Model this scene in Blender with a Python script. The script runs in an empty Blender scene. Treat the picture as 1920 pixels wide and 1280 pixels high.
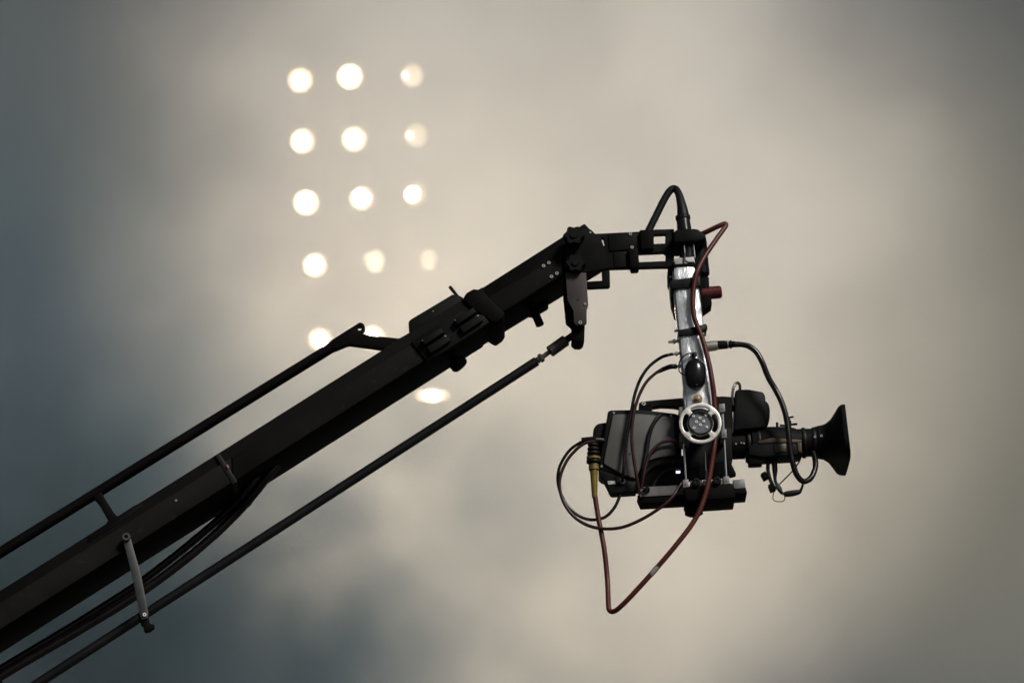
import bpy, bmesh, math, random
from mathutils import Vector, Matrix

sc = bpy.context.scene
R = math.radians
random.seed(7)

# ------------------------------------------------------------------ camera
DIST, PITCH, HEIGHT, FOCAL = 9.0, R(20), 5.0, 131.0
cam = bpy.data.cameras.new('camera')
cam_ob = bpy.data.objects.new('camera', cam)
sc.collection.objects.link(cam_ob)
cam_ob.location = (0, -DIST * math.cos(PITCH), HEIGHT - DIST * math.sin(PITCH))
cam_ob.rotation_euler = (R(90) + PITCH, 0, 0)
cam.lens, cam.sensor_width, cam.clip_end = FOCAL, 36.0, 6000.0
cam.dof.use_dof, cam.dof.focus_distance, cam.dof.aperture_fstop = True, DIST - .1, 5.6
sc.camera = cam_ob

# ------------------------------------------------------------------ sky and sun
SUN_EL, SUN_ROT = R(40), R(143)
world = bpy.data.worlds.new('World')
sc.world = world
world.use_nodes = True
wn = world.node_tree
bg = wn.nodes['Background']
sky = wn.nodes.new('ShaderNodeTexSky')
sky.sky_type, sky.sun_disc = 'NISHITA', False
sky.sun_elevation, sky.sun_rotation = SUN_EL, SUN_ROT
sky.dust_density, sky.air_density = 3.0, 1.0
hsv = wn.nodes.new('ShaderNodeHueSaturation')
hsv.inputs['Hue'].default_value = 0.475
hsv.inputs['Saturation'].default_value = 0.55
hsv.inputs['Value'].default_value = 0.44
wn.links.new(sky.outputs[0], hsv.inputs['Color'])
wn.links.new(hsv.outputs[0], bg.inputs[0])
bg.inputs[1].default_value = 0.05
sun = bpy.data.lights.new('sun', 'SUN')
sun.energy, sun.angle, sun.color = 3.0, R(15), (1.0, .98, .93)
sun_ob = bpy.data.objects.new('sun', sun)
sc.collection.objects.link(sun_ob)
sun_dir = Vector((math.sin(SUN_ROT) * math.cos(SUN_EL), math.cos(SUN_ROT) * math.cos(SUN_EL), math.sin(SUN_EL)))
sun_ob.rotation_euler = sun_dir.to_track_quat('Z', 'Y').to_euler()
sc.view_settings.view_transform = 'Standard'
sc.view_settings.look = 'None'
sc.view_settings.exposure = 0.2
sc.view_settings.gamma = 1.0
sc.cycles.use_denoising = True
sc.cycles.volume_bounces = 3
sc.cycles.use_adaptive_sampling = True
sc.cycles.adaptive_threshold = 0.04
sc.cycles.volume_step_rate = 4.0
sc.cycles.volume_max_steps = 96
sc.cycles.max_bounces = 6

# ------------------------------------------------------------------ helpers
C = Vector(cam_ob.location)
CP, SP = math.cos(PITCH), math.sin(PITCH)
K = FOCAL / 36 * 1920
SCALE = K / DIST                      # photograph pixels per metre at the crane


def P(px, py, y):
    """point of the plane at depth y that the photograph shows at (px, py)"""
    u, v = (px - 960) / K, (640 - py) / K
    d = Vector((u, CP - v * SP, SP + v * CP))
    return C + d * ((y - C.y) / d.y)


def M(px):
    return px / SCALE


WORLD_LOC = {}


def root(name, loc, label, cat, group=None):
    o = bpy.data.objects.new(name, None)
    sc.collection.objects.link(o)
    o.location = loc
    o.empty_display_size = .05
    o['label'], o['category'] = label, cat
    if group:
        o['group'] = group
    WORLD_LOC[o] = Vector(loc)
    return o


def add(name, bm, mats, parent=None, smooth=True, label=None, cat=None, group=None):
    bmesh.ops.recalc_face_normals(bm, faces=bm.faces[:])
    if not isinstance(mats, (list, tuple)):
        mats = [mats]
    lo = Vector([min(v.co[i] for v in bm.verts) for i in range(3)])
    hi = Vector([max(v.co[i] for v in bm.verts) for i in range(3)])
    c = (lo + hi) / 2
    for v in bm.verts:
        v.co -= c
    if smooth:
        for f in bm.faces:
            f.smooth = True
        for e in bm.edges:
            if len(e.link_faces) == 2 and e.calc_face_angle(0) > R(32):
                e.smooth = False
    me = bpy.data.meshes.new(name)
    bm.to_mesh(me)
    bm.free()
    for m in mats:
        me.materials.append(m)
    o = bpy.data.objects.new(name, me)
    sc.collection.objects.link(o)
    WORLD_LOC[o] = c
    if parent:
        o.parent = parent
        o.location = c - WORLD_LOC[parent]
    else:
        o.location = c
    if label:
        o['label'] = label
    if cat:
        o['category'] = cat
    if group:
        o['group'] = group
    return o


def join(*bms):
    out = bmesh.new()
    for b in bms:
        me = bpy.data.meshes.new('tmp')
        b.to_mesh(me)
        b.free()
        out.from_mesh(me)
        bpy.data.meshes.remove(me)
    return out


def prism(pts, y0, y1, bevel=.0016, holes=(), shear=(0, 0)):
    """outline given in photograph pixels on the plane y0, carried straight back to y1"""
    bm = bmesh.new()
    if holes:
        edges = []
        for loop in [pts] + list(holes):
            vs = [bm.verts.new(P(x, y, y0)) for x, y in loop]
            edges += [bm.edges.new((vs[i], vs[(i + 1) % len(vs)])) for i in range(len(vs))]
        bmesh.ops.triangle_fill(bm, edges=edges, use_beauty=True)
    else:
        bm.faces.new([bm.verts.new(P(x, y, y0)) for x, y in pts])
    ex = bmesh.ops.extrude_face_region(bm, geom=bm.faces[:])
    for v in ex['geom']:
        if isinstance(v, bmesh.types.BMVert):
            v.co += Vector((shear[0], y1 - y0, shear[1]))
    bmesh.ops.recalc_face_normals(bm, faces=bm.faces[:])
    if bevel:
        es = [e for e in bm.edges if len(e.link_faces) == 2 and e.calc_face_angle(0) > R(25)]
        bmesh.ops.bevel(bm, geom=es, offset=bevel, segments=2, profile=.5, affect='EDGES', clamp_overlap=True)
    return bm


def lathe(p0, axis, profile, segs=20, flat=None):
    """surface of revolution: profile is a list of (distance along axis, radius) in metres"""
    bm = bmesh.new()
    z = Vector(axis).normalized()
    x = z.orthogonal().normalized()
    yv = z.cross(x)
    rings = []
    for t, r in profile:
        if r < 1e-6:
            rings.append([bm.verts.new(p0 + z * t)])
        else:
            rings.append([bm.verts.new(p0 + z * t + (x * math.cos(a) + yv * math.sin(a)) * r)
                          for a in [2 * math.pi * i / segs for i in range(segs)]])
    for a, b in zip(rings, rings[1:]):
        if len(a) == 1 and len(b) == 1:
            continue
        for i in range(segs):
            j = (i + 1) % segs
            if len(a) == 1:
                bm.faces.new((a[0], b[i], b[j]))
            elif len(b) == 1:
                bm.faces.new((a[i], a[j], b[0]))
            else:
                bm.faces.new((a[i], a[j], b[j], b[i]))
    return bm


def rod(a, b, r, segs=16, r2=None, ch=.001):
    r2 = r if r2 is None else r2
    d = b - a
    L = d.length
    ch = min(ch, r * .4, L * .3)
    return lathe(a, d, [(0, 0), (0, r - ch), (ch, r), (L - ch, r2), (L, r2 - ch), (L, 0)], segs)


def catmull(pts, n=6):
    out = []
    for i in range(len(pts) - 1):
        p0, p1, p2, p3 = pts[max(i - 1, 0)], pts[i], pts[i + 1], pts[min(i + 2, len(pts) - 1)]
        for k in range(n):
            t = k / n
            out.append(tuple(.5 * ((2 * b) + (c - a) * t + (2 * a - 5 * b + 4 * c - d) * t * t +
                                   (-a + 3 * b - 3 * c + d) * t ** 3) for a, b, c, d in zip(p0, p1, p2, p3)))
    out.append(tuple(pts[-1]))
    return out


def tube(pts, r, segs=10, n=6):
    """cable through (px, py, depth[, radius px]) points"""
    q = [tuple(p) + ((r,) if len(p) == 3 else ()) for p in pts]
    q = catmull(q, n)
    co = [P(p[0], p[1], p[2]) for p in q]
    bm = bmesh.new()
    prev, rings = None, []
    for i, c in enumerate(co):
        t = (co[min(i + 1, len(co) - 1)] - co[max(i - 1, 0)]).normalized()
        x = t.orthogonal().normalized() if prev is None else (prev - t * prev.dot(t)).normalized()
        prev = x
        yv = t.cross(x)
        rr = M(q[i][3])
        rings.append([bm.verts.new(c + (x * math.cos(a) + yv * math.sin(a)) * rr)
                      for a in [2 * math.pi * k / segs for k in range(segs)]])
    for a, b in zip(rings, rings[1:]):
        for k in range(segs):
            bm.faces.new((a[k], a[(k + 1) % segs], b[(k + 1) % segs], b[k]))
    bm.faces.new(rings[0][::-1])
    bm.faces.new(rings[-1])
    return bm


def quad(cx, cy, w, h, ang=0):
    """rectangle in pixels, turned by ang degrees (counter-clockwise in the picture)"""
    a = R(-ang)
    return [(cx + dx * math.cos(a) - dy * math.sin(a), cy + dx * math.sin(a) + dy * math.cos(a))
            for dx, dy in ((-w / 2, -h / 2), (w / 2, -h / 2), (w / 2, h / 2), (-w / 2, h / 2))]


FRONT = Vector((0, -1, 0))

# ------------------------------------------------------------------ materials


def mat(name, col, rough=.5, metal=0.0, vary=.25, scale=18.0, bump=.05, bscale=160.0, spec=.5, dust=0.0, stretch=None, coat=0.0, scratch=0.0, bdist=.002):
    m = bpy.data.materials.new(name)
    m.use_nodes = True
    nt = m.node_tree
    b = nt.nodes['Principled BSDF']
    N, Lk = nt.nodes.new, nt.links.new
    tc = N('ShaderNodeTexCoord')
    src = tc.outputs['Object']
    if stretch:
        mp = N('ShaderNodeMapping')
        mp.inputs['Scale'].default_value = stretch
        Lk(src, mp.inputs[0])
        src = mp.outputs[0]
    n1 = N('ShaderNodeTexNoise')
    n1.inputs['Scale'].default_value, n1.inputs['Detail'].default_value = scale, 4
    Lk(src, n1.inputs['Vector'])
    cr = N('ShaderNodeValToRGB')
    cr.color_ramp.elements[0].position, cr.color_ramp.elements[1].position = .3, .7
    cr.color_ramp.elements[0].color = [c * (1 - vary) for c in col] + [1]
    cr.color_ramp.elements[1].color = [min(1, c * (1 + vary)) for c in col] + [1]
    Lk(n1.outputs[0], cr.inputs[0])
    last = cr.outputs[0]
    if dust:
        n3 = N('ShaderNodeTexNoise')
        n3.inputs['Scale'].default_value, n3.inputs['Detail'].default_value = 55, 6
        Lk(tc.outputs['Object'], n3.inputs['Vector'])
        mr3 = N('ShaderNodeMapRange')
        mr3.inputs['From Min'].default_value, mr3.inputs['From Max'].default_value = .62, .80
        mr3.inputs['To Max'].default_value = dust
        Lk(n3.outputs[0], mr3.inputs['Value'])
        mx = N('ShaderNodeMix')
        mx.data_type = 'RGBA'
        Lk(mr3.outputs[0], mx.inputs['Factor'])
        Lk(last, mx.inputs['A'])
        mx.inputs['B'].default_value = (.16, .15, .13, 1)
        last = mx.outputs['Result']
    if scratch:                                  # fine rubs that run along the boom
        mp2 = N('ShaderNodeMapping')
        mp2.inputs['Rotation'].default_value = (0, R(31), 0)
        Lk(tc.outputs['Object'], mp2.inputs[0])
        mp3 = N('ShaderNodeMapping')
        mp3.inputs['Scale'].default_value = (3.2, 90, 190)
        Lk(mp2.outputs[0], mp3.inputs[0])
        n4 = N('ShaderNodeTexNoise')
        n4.inputs['Scale'].default_value, n4.inputs['Detail'].default_value = 1.0, 3
        Lk(mp3.outputs[0], n4.inputs['Vector'])
        mr4 = N('ShaderNodeMapRange')
        mr4.inputs['From Min'].default_value, mr4.inputs['From Max'].default_value = .67, .80
        mr4.inputs['To Max'].default_value = scratch
        Lk(n4.outputs[0], mr4.inputs['Value'])
        mx4 = N('ShaderNodeMix')
        mx4.data_type = 'RGBA'
        Lk(mr4.outputs[0], mx4.inputs['Factor'])
        Lk(last, mx4.inputs['A'])
        mx4.inputs['B'].default_value = (.15, .145, .135, 1)
        last = mx4.outputs['Result']
    Lk(last, b.inputs['Base Color'])
    mr = N('ShaderNodeMapRange')
    mr.inputs['To Min'].default_value, mr.inputs['To Max'].default_value = max(.05, rough - .12), min(1, rough + .12)
    Lk(n1.outputs[0], mr.inputs['Value'])
    Lk(mr.outputs[0], b.inputs['Roughness'])
    b.inputs['Metallic'].default_value = metal
    b.inputs['Specular IOR Level'].default_value = spec
    b.inputs['Coat Weight'].default_value = coat
    if bump:
        n2 = N('ShaderNodeTexNoise')
        n2.inputs['Scale'].default_value, n2.inputs['Detail'].default_value = bscale, 3
        Lk(src, n2.inputs['Vector'])
        bp = N('ShaderNodeBump')
        bp.inputs['Strength'].default_value, bp.inputs['Distance'].default_value = bump, bdist
        Lk(n2.outputs[0], bp.inputs['Height'])
        Lk(bp.outputs[0], b.inputs['Normal'])
    return m


def emit(name, col, strength):
    m = bpy.data.materials.new(name)
    m.use_nodes = True
    b = m.node_tree.nodes['Principled BSDF']
    b.inputs['Base Color'].default_value = (.6, .6, .6, 1)
    b.inputs['Emission Color'].default_value = col + (1,)
    b.inputs['Emission Strength'].default_value = strength
    return m


BLACK = mat('black_crane_paint', (.0032, .0028, .0028), .6, 0, .3, 9, .03, 220, .04, dust=.015, scratch=.08)
PANEL = mat('worn_black_anodising', (.0055, .0054, .0049), .6, 0, .4, 7, .03, 240, .05, dust=.05, scratch=.18)
BLACK2 = mat('black_machined_alloy', (.0050, .0055, .0053), .55, 0, .3, 22, .04, 300, .06, dust=.02)
LINK = mat('brown_grey_anodised_alloy', (.046, .037, .035), .55, 0, .25, 14, .04, 260, .12, dust=.08)
GUN = mat('gunmetal', (.05, .046, .042), .42, .3, .3, 40, .05, 300, .5)
STEEL = mat('dark_steel', (.030, .032, .032), .5, .1, .25, 30, .05, 260, .5)
RUBBER = mat('black_rubber', (.006, .006, .0065), .5, 0, .3, 30, .0, 240, .18)
HOSE = mat('glossy_black_cable_jacket', (.005, .0032, .0034), .28, 0, .3, 30, .0, 200, .4)
RED = mat('dark_red_cable_jacket', (.062, .011, .008), .45, 0, .25, 24, .0, 200, .3)
MAROON = mat('maroon_cable_jacket', (.026, .005, .007), .45, 0, .25, 24, .0, 200, .3)
CAP = mat('maroon_plastic', (.075, .012, .012), .25, 0, .15, 24, .02, 200, .5)
ALU = mat('worn_aluminium_sheet', (.62, .635, .645), .36, .5, .34, 60, .6, 42, .4, dust=.5, stretch=(1, 1, .5), bdist=.010)
PALE = mat('pale_brushed_alloy', (.60, .575, .53), .38, .45, .22, 70, .04, 300, .5)
LGREY = mat('grey_alloy_block', (.16, .155, .155), .5, .1, .2, 40, .05, 300, .5)
CHROME = mat('chrome_rod', (.80, .80, .80), .14, 1.0, .05, 30, 0)
SCREWD = mat('dull_screw_head', (.36, .355, .34), .4, .3, .1, 60, 0)
SCREW = mat('bright_screw_head', (.80, .78, .76), .35, .3, .1, 60, 0)
DARK = mat('recess_shade', (.010, .010, .010), .8, 0, .1, 30, 0)  # shade inside screw recesses put into a dark colour
BRASS = mat('brown_brass', (.33, .22, .12), .35, .6, .3, 90, .06, 300)
NICKEL = mat('dull_nickel', (.42, .39, .33), .35, .7, .2, 60, .05, 300)
BODY = mat('grey_camera_casing', (.082, .078, .074), .55, 0, .25, 12, .08, 520, .2, dust=.05)
BODYD = mat('charcoal_camera_casing', (.0065, .0072, .007), .5, 0, .25, 14, .06, 420, .08, dust=.02)
YELLOW = mat('mustard_rubber', (.125, .085, .005), .55, 0, .2, 40, .06, 240, .4)
COILBR = mat('olive_black_rubber', (.010, .008, .005), .5, 0, .3, 40, .06, 240, .15)
DOME = mat('black_glossy_dome', (.006, .006, .007), .16, 0, .1, 20, 0, spec=.5)
HUB = mat('turned_grey_alloy', (.16, .17, .18), .32, .6, .12, 30, .05, 400, .5)
AMBER = mat('amber_brown_lens_label', (.048, .022, .007), .6, 0, .7, 45, .04, 260, .4)
TAPE = mat('grey_tape', (.20, .19, .18), .6, 0, .2, 60, .05, 300)
GREEN = mat('green_black_tag', (.02, .05, .035), .5, 0, .4, 60, .05, 300)
ORANGE = mat('orange_tape', (.22, .075, .03), .6, 0, .2, 60, .04)
LABELM = mat('pale_label', (.38, .37, .36), .45, 0, .2, 120, .03)
LED = emit('violet_white_led', (.80, .74, 1.0), 1.4)
HOUSING = mat('grey_floodlight_housing', (.10, .10, .10), .5, .3, .2, 12, .04)

_screws = {}


def screw(px, py, y, r, parent, m=None, name='screw'):
    """socket-head screw facing the camera side"""
    rm = M(r)
    key = (r, m)
    if key not in _screws:
        h = rm * .7
        bm = lathe(Vector((0, 0, 0)), FRONT, [(-h * .4, rm), (h * .7, rm), (h, rm * .86), (h, rm * .46), (h * .3, rm * .42), (h * .3, 0)], 14)
        bm.faces.ensure_lookup_table()
        for f in bm.faces:
            c = f.calc_center_median()
            if math.hypot(c.x, c.z) < rm * .43:
                f.material_index = 1
            f.smooth = False
        me = bpy.data.meshes.new('screw')
        bm.to_mesh(me)
        bm.free()
        me.materials.append(m or SCREW)
        me.materials.append(DARK)
        _screws[key] = me
    o = bpy.data.objects.new(name, _screws[key])
    sc.collection.objects.link(o)
    o.parent = parent
    p = P(px, py, y)
    o.location = p - WORLD_LOC[parent]
    o.rotation_euler = (0, random.uniform(0, 1), 0)
    WORLD_LOC[o] = p
    return o


# ------------------------------------------------------------------ ground (out of the frame, below the crane)
bm = bmesh.new()
bmesh.ops.create_grid(bm, x_segments=8, y_segments=8, size=2000)
ground = add('ground', bm, mat('dark_asphalt', (.05, .05, .05), .9, 0, .3, .8, .2, 30))
ground['kind'] = 'structure'

# ------------------------------------------------------------------ smoke
def smoke_material():
    m = bpy.data.materials.new('drifting_smoke')
    m.use_nodes = True
    nt = m.node_tree
    nt.nodes.clear()
    N, Lk = nt.nodes.new, nt.links.new
    out, pv, g = N('ShaderNodeOutputMaterial'), N('ShaderNodeVolumePrincipled'), N('ShaderNodeNewGeometry')
    Lk(pv.outputs[0], out.inputs['Volume'])
    pv.inputs['Color'].default_value = (.97, .95, .90, 1)
    pv.inputs['Anisotropy'].default_value = 0.0

    def op(o, a, b=None):
        n = N('ShaderNodeMath')
        n.operation = o
        for i, x in enumerate((a, b)):
            if x is None:
                continue
            if isinstance(x, (int, float)):
                n.inputs[i].default_value = x
            else:
                Lk(x, n.inputs[i])
        return n.outputs[0]

    def blob(c, r, inner=.25):
        s = N('ShaderNodeVectorMath'); s.operation = 'SUBTRACT'
        Lk(g.outputs['Position'], s.inputs[0]); s.inputs[1].default_value = c
        q = N('ShaderNodeVectorMath'); q.operation = 'DIVIDE'
        Lk(s.outputs[0], q.inputs[0]); q.inputs[1].default_value = r
        l = N('ShaderNodeVectorMath'); l.operation = 'LENGTH'
        Lk(q.outputs[0], l.inputs[0])
        mr = N('ShaderNodeMapRange'); mr.interpolation_type = 'SMOOTHSTEP'
        Lk(l.outputs['Value'], mr.inputs['Value'])
        mr.inputs['From Min'].default_value, mr.inputs['From Max'].default_value = 1.0, inner
        return mr.outputs[0]

    def noise(scale, detail, lo, hi, to_lo, to_hi, off):
        tn = N('ShaderNodeMapping'); tn.inputs['Rotation'].default_value = (-PITCH, R(-20), 0); tn.inputs['Location'].default_value = off
        Lk(g.outputs['Position'], tn.inputs[0])
        mp = N('ShaderNodeMapping'); mp.inputs['Scale'].default_value = (1, .4, 1)
        Lk(tn.outputs[0], mp.inputs[0])
        n = N('ShaderNodeTexNoise')
        Lk(mp.outputs[0], n.inputs['Vector'])
        n.inputs['Scale'].default_value, n.inputs['Detail'].default_value, n.inputs['Roughness'].default_value = scale, detail, .5
        mr = N('ShaderNodeMapRange')
        Lk(n.outputs[0], mr.inputs['Value'])
        for k, v in zip(('From Min', 'From Max', 'To Min', 'To Max'), (lo, hi, to_lo, to_hi)):
            mr.inputs[k].default_value = v
        return mr.outputs[0]

    bank = blob(P(1040, 630, 23), (4.7, 12, 4.3), .0)
    veil = blob(P(1900, 800, 25), (4.2, 10, 5.0), .2)
    veil_top = blob(P(60, -80, 25), (2.8, 9, 2.4), .2)
    dark_plume = blob(P(180, 1280, 18), (3.0, 6, 1.9), .1)
    grey_plume = blob(P(600, 1100, 19), (3.0, 6, 2.3), .1)
    left_plume = blob(P(80, 600, 19), (2.5, 6, 3.2), .1)
    wisps = noise(.60, 3, .40, .62, .36, 1.0, (3.1, 7.7, 1.3))
    curls = noise(1.0, 3, .40, .61, .12, 1.05, (8.4, 2.2, 5.1))
    # every kind of smoke with its own density and its own colour
    kinds = [(op('MULTIPLY', op('MULTIPLY', bank, wisps), .50), (.985, .974, .942)),
             (op('MULTIPLY', veil, .05), (.52, .50, .40)),
             (op('MULTIPLY', veil_top, .016), (.36, .35, .28)),
             (op('MULTIPLY', op('MULTIPLY', dark_plume, curls), 1.25), (.045, .068, .080)),
             (op('MULTIPLY', op('MULTIPLY', grey_plume, curls), .46), (.26, .36, .42)),
             (op('MULTIPLY', op('MULTIPLY', left_plume, curls), .26), (.13, .19, .23))]
    dens, col = None, None
    for d, c in kinds:
        sc_ = N('ShaderNodeVectorMath'); sc_.operation = 'SCALE'
        sc_.inputs[0].default_value = c
        Lk(d, sc_.inputs['Scale'])
        if dens is None:
            dens, col = d, sc_.outputs[0]
        else:
            dens = op('ADD', dens, d)
            ad = N('ShaderNodeVectorMath'); ad.operation = 'ADD'
            Lk(col, ad.inputs[0]); Lk(sc_.outputs[0], ad.inputs[1])
            col = ad.outputs[0]
    nz = N('ShaderNodeVectorMath'); nz.operation = 'SCALE'
    Lk(col, nz.inputs[0]); Lk(op('DIVIDE', 1.0, op('ADD', dens, .00001)), nz.inputs['Scale'])
    Lk(nz.outputs[0], pv.inputs['Color'])
    Lk(dens, pv.inputs['Density'])
    return m


if True:
    bm = bmesh.new()
    bmesh.ops.create_cube(bm, size=1)
    lo, hi = Vector((-8, 11, 3)), Vector((9, 36, 22))
    for v in bm.verts:
        v.co = Vector([lo[i] + (v.co[i] + .5) * (hi[i] - lo[i]) for i in range(3)])
    smoke = add('smoke', bm, smoke_material(), smooth=False)
    smoke['kind'] = 'stuff'
    smoke['label'] = 'beige stage smoke drifting behind the crane'

# ------------------------------------------------------------------ floodlights
LAMP_Y = 34.0


def floodlight(px, py, rpx, glow, power, bulb_off, label, turn=0.0, wide=0, k=.40):
    p = P(px, py, LAMP_Y)
    dist = (p - C).length
    r = rpx * dist / K
    t = root('floodlight', p, label, 'floodlight', 'floodlights glowing through the smoke')
    fwd = (C - p).normalized()
    side = fwd.cross(Vector((0, 0, 1))).normalized()
    fwd = (Matrix.Rotation(R(turn), 4, 'Z') @ fwd).normalized()
    warm = (1.0, .74, .46)
    lens_m = emit('lit_reflector', warm, glow)
    bulb_m = emit('lit_bulb', (1.0, .82, .61), power)
    shell = lathe(p, -fwd, [(-.012, r * 1.0), (-.012, r * 1.04), (0, r * 1.05), (r * .6, r * .92), (r * 1.1, r * .55), (r * 1.5, r * .35), (r * 1.5, 0)], 28)
    bowl = lathe(p, -fwd, [(0, r * .985), (r * .18, r * .90), (r * .38, r * .70), (r * .5, r * .4), (r * .54, 0)], 28)
    yoke = tube_world([p + side * r * 1.12 - fwd * r * .6, p + side * r * 1.15 - fwd * r * 1.0 + Vector((0, 0, -r * .9)),
                       p - fwd * r * 1.1 + Vector((0, 0, -r * 1.3)),
                       p - side * r * 1.15 - fwd * r * 1.0 + Vector((0, 0, -r * .9)), p - side * r * 1.12 - fwd * r * .6], r * .06)
    b0 = p - fwd * r * .12 + side * (bulb_off * r)
    bulb = lathe(b0, fwd, [(0, r * k), (r * .05, r * k * .9), (r * .08, r * k * .5), (r * .09, 0)], 20)
    cup = lathe(b0 - fwd * r * .05, fwd, [(0, 0), (0, r * (k + .01)), (r * .14, r * (k + .03)), (r * .15, r * (k + .01)), (r * .05, r * (k + .005))], 20)
    if wide:
        for b in (shell, bowl, bulb, cup):
            for v in b.verts:
                d = v.co - p
                v.co = p + d + side * d.dot(side) * (wide - 1) - Vector((0, 0, 1)) * d.z * .45
    add('housing', shell, HOUSING, t)
    add('reflector', bowl, lens_m, t)
    bo = add('bulb', bulb, bulb_m, t)
    add('light_block', cup, HOUSING, bo)  # added cup keeps bulb light off the reflector, which emits its own glow
    add('yoke', yoke, HOUSING, t)
    return t


def tube_world(co, r, segs=8):
    co = [Vector(c) for c in catmull([tuple(c) for c in co], 5)]
    bm = bmesh.new()
    prev, rings = None, []
    for i, c in enumerate(co):
        t = (co[min(i + 1, len(co) - 1)] - co[max(i - 1, 0)]).normalized()
        x = t.orthogonal().normalized() if prev is None else (prev - t * prev.dot(t)).normalized()
        prev = x
        yv = t.cross(x)
        rings.append([bm.verts.new(c + (x * math.cos(a) + yv * math.sin(a)) * r) for a in [2 * math.pi * k / segs for k in range(segs)]])
    for a, b in zip(rings, rings[1:]):
        for k in range(segs):
            bm.faces.new((a[k], a[(k + 1) % segs], b[(k + 1) % segs], b[k]))
    bm.faces.new(rings[0][::-1])
    bm.faces.new(rings[-1])
    return bm


ROW = ['top', 'second', 'third', 'fourth', 'fifth']
for i, (x, y, gl) in enumerate([(563, 151, 3.5), (567, 265, 3.5), (574, 380, 6), (591, 497, 3), (600, 636, 5)]):
    floodlight(x, y, 20, gl, 13500, .0, f'bright round floodlight, {ROW[i]} from the top in the left column of the bank' if i else
               'bright round floodlight at the top of the left column of the bank')
for i, (x, y, gl) in enumerate([(656, 144, 9), (664, 261, 5), (678, 372, 3.5)]):
    floodlight(x, y, 20, gl, 13500, .0, f'bright round floodlight, {ROW[i]} from the top in the middle column of the bank' if i else
               'brightest round floodlight at the top of the middle column of the bank')
floodlight(704, 490, 19, 2.0, 2.4, .2, 'paler narrow floodlight turned aside, fourth in the middle column', turn=38, k=.07)
floodlight(698, 634, 21, 7, 12000, .0, 'bright floodlight half hidden behind the forked end of the upper rail')
floodlight(773, 142, 20, 1.45, 18, .62, 'faint floodlight with a hot left edge, top of the right column', turn=20, k=.22)
floodlight(781, 254, 20, 1.45, 18, .62, 'faint floodlight with a hot left edge, second in the right column', turn=20, k=.22)
floodlight(777, 364, 19, 2.6, 3500, .2, 'round floodlight third from the top in the right column')
floodlight(804, 487, 18, 1.4, 1.5, .2, 'palest narrow floodlight turned aside, fourth in the right column', turn=42, k=.07)
floodlight(810, 741, 18, 14, 7000, .0, 'wide flattened floodlight just under the thick boom', wide=1.7)

# ------------------------------------------------------------------ camera crane
crane = root('camera_crane', P(-300, 1310, 0), 'long black camera crane boom rising from lower left', 'camera crane')
BF, BB = -.0775, .0775


def top_y(x): return 1106 - .6286 * x
def face_y(x): return 1182 - .6326 * x


XL, XC, XR = -1500, 905, 1130
boom = add('boom', prism([(XL, top_y(XL)), (XC, top_y(XC)), (XC, face_y(XC)), (XL, face_y(XL))], BF, BB, .003), BLACK, crane)
nose = add('boom_nose', prism([(XC - 20, top_y(XC - 20) + 2), (1050, 447), (1096, 419), (1124, 448), (1133, 462), (1130, 470), (XC - 20, face_y(XC - 20) - 2)], BF + .003, BB - .003, .002), BLACK, crane)
# lighter side panels on the near face, leaving a darker band above
for x0, x1 in ((XL, 432), (436, 800)):
    add('side_panel', prism([(x0, top_y(x0) + 24), (x1, top_y(x1) + 24), (x1 + 4, face_y(x1 + 4) - 3), (x0, face_y(x0) - 3)], BF - .004, BF + .002, .001), PANEL, boom)
add('side_panel', prism([(914, top_y(914) + 26), (1052, 479), (1058, 512), (940, 586)], BF - .002, BF + .005, .001), PANEL, nose)
for x, y in ((1019, 499), (1029, 493), (1034, 519), (1044, 513)):
    screw(x, y, BF - .002, 3.4, nose, SCREWD)
screw(330, 938, BF - .004, 2.4, boom, NICKEL)
screw(812, 583, BF - .05, 1.3, crane, NICKEL)
# strap round the boom with a scrap of orange tape
add('strap', prism([(403, 853), (412, 850), (445, 902), (436, 908)], BF - .0055, BB + .003, .001), RUBBER, boom)
add('tape', prism(quad(427, 874, 4, 7, 25), BF - .009, BF - .0065, .0005), ORANGE, boom)
add('buckle', prism([(455, 938), (466, 930), (474, 936), (468, 945), (458, 945)], BB - .01, BB + .01, .002), RUBBER, boom)
# bracket on the top of the boom
add('mount_plate', prism([(163, 1004), (253, 946), (262, 943), (268, 944), (268, 952), (163, 1020)], BF - .001, BB + .001, .002), BLACK, crane)
# upper rail with strut and forked end
rail_y = 0.0
rail = add('upper_rail', rod(P(XL, 1036 + .618 * 1500, rail_y), P(640, 640, rail_y), M(10.2), 20), BLACK, crane)
add('strut', prism([(174, 931), (189, 921), (194, 928), (198, 936), (216, 964), (224, 968), (222, 980), (198, 982), (203, 974), (186, 944), (181, 938)], -.012, .012, .002), BLACK, crane)
hole = [(674 + 4.6 * math.cos(a), 615 + 4 * math.sin(a)) for a in [2 * math.pi * i / 12 for i in range(12)]]
add('forked_end', prism([(617, 640), (648, 620), (674, 604), (680, 605), (684, 610), (684, 617), (678, 625), (703, 629), (748, 634), (770, 622), (774, 640), (724, 654), (700, 651), (656, 645), (650, 646), (626, 656)],
                        -.014, .006, .0015, holes=[hole]), BLACK, rail)
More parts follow.
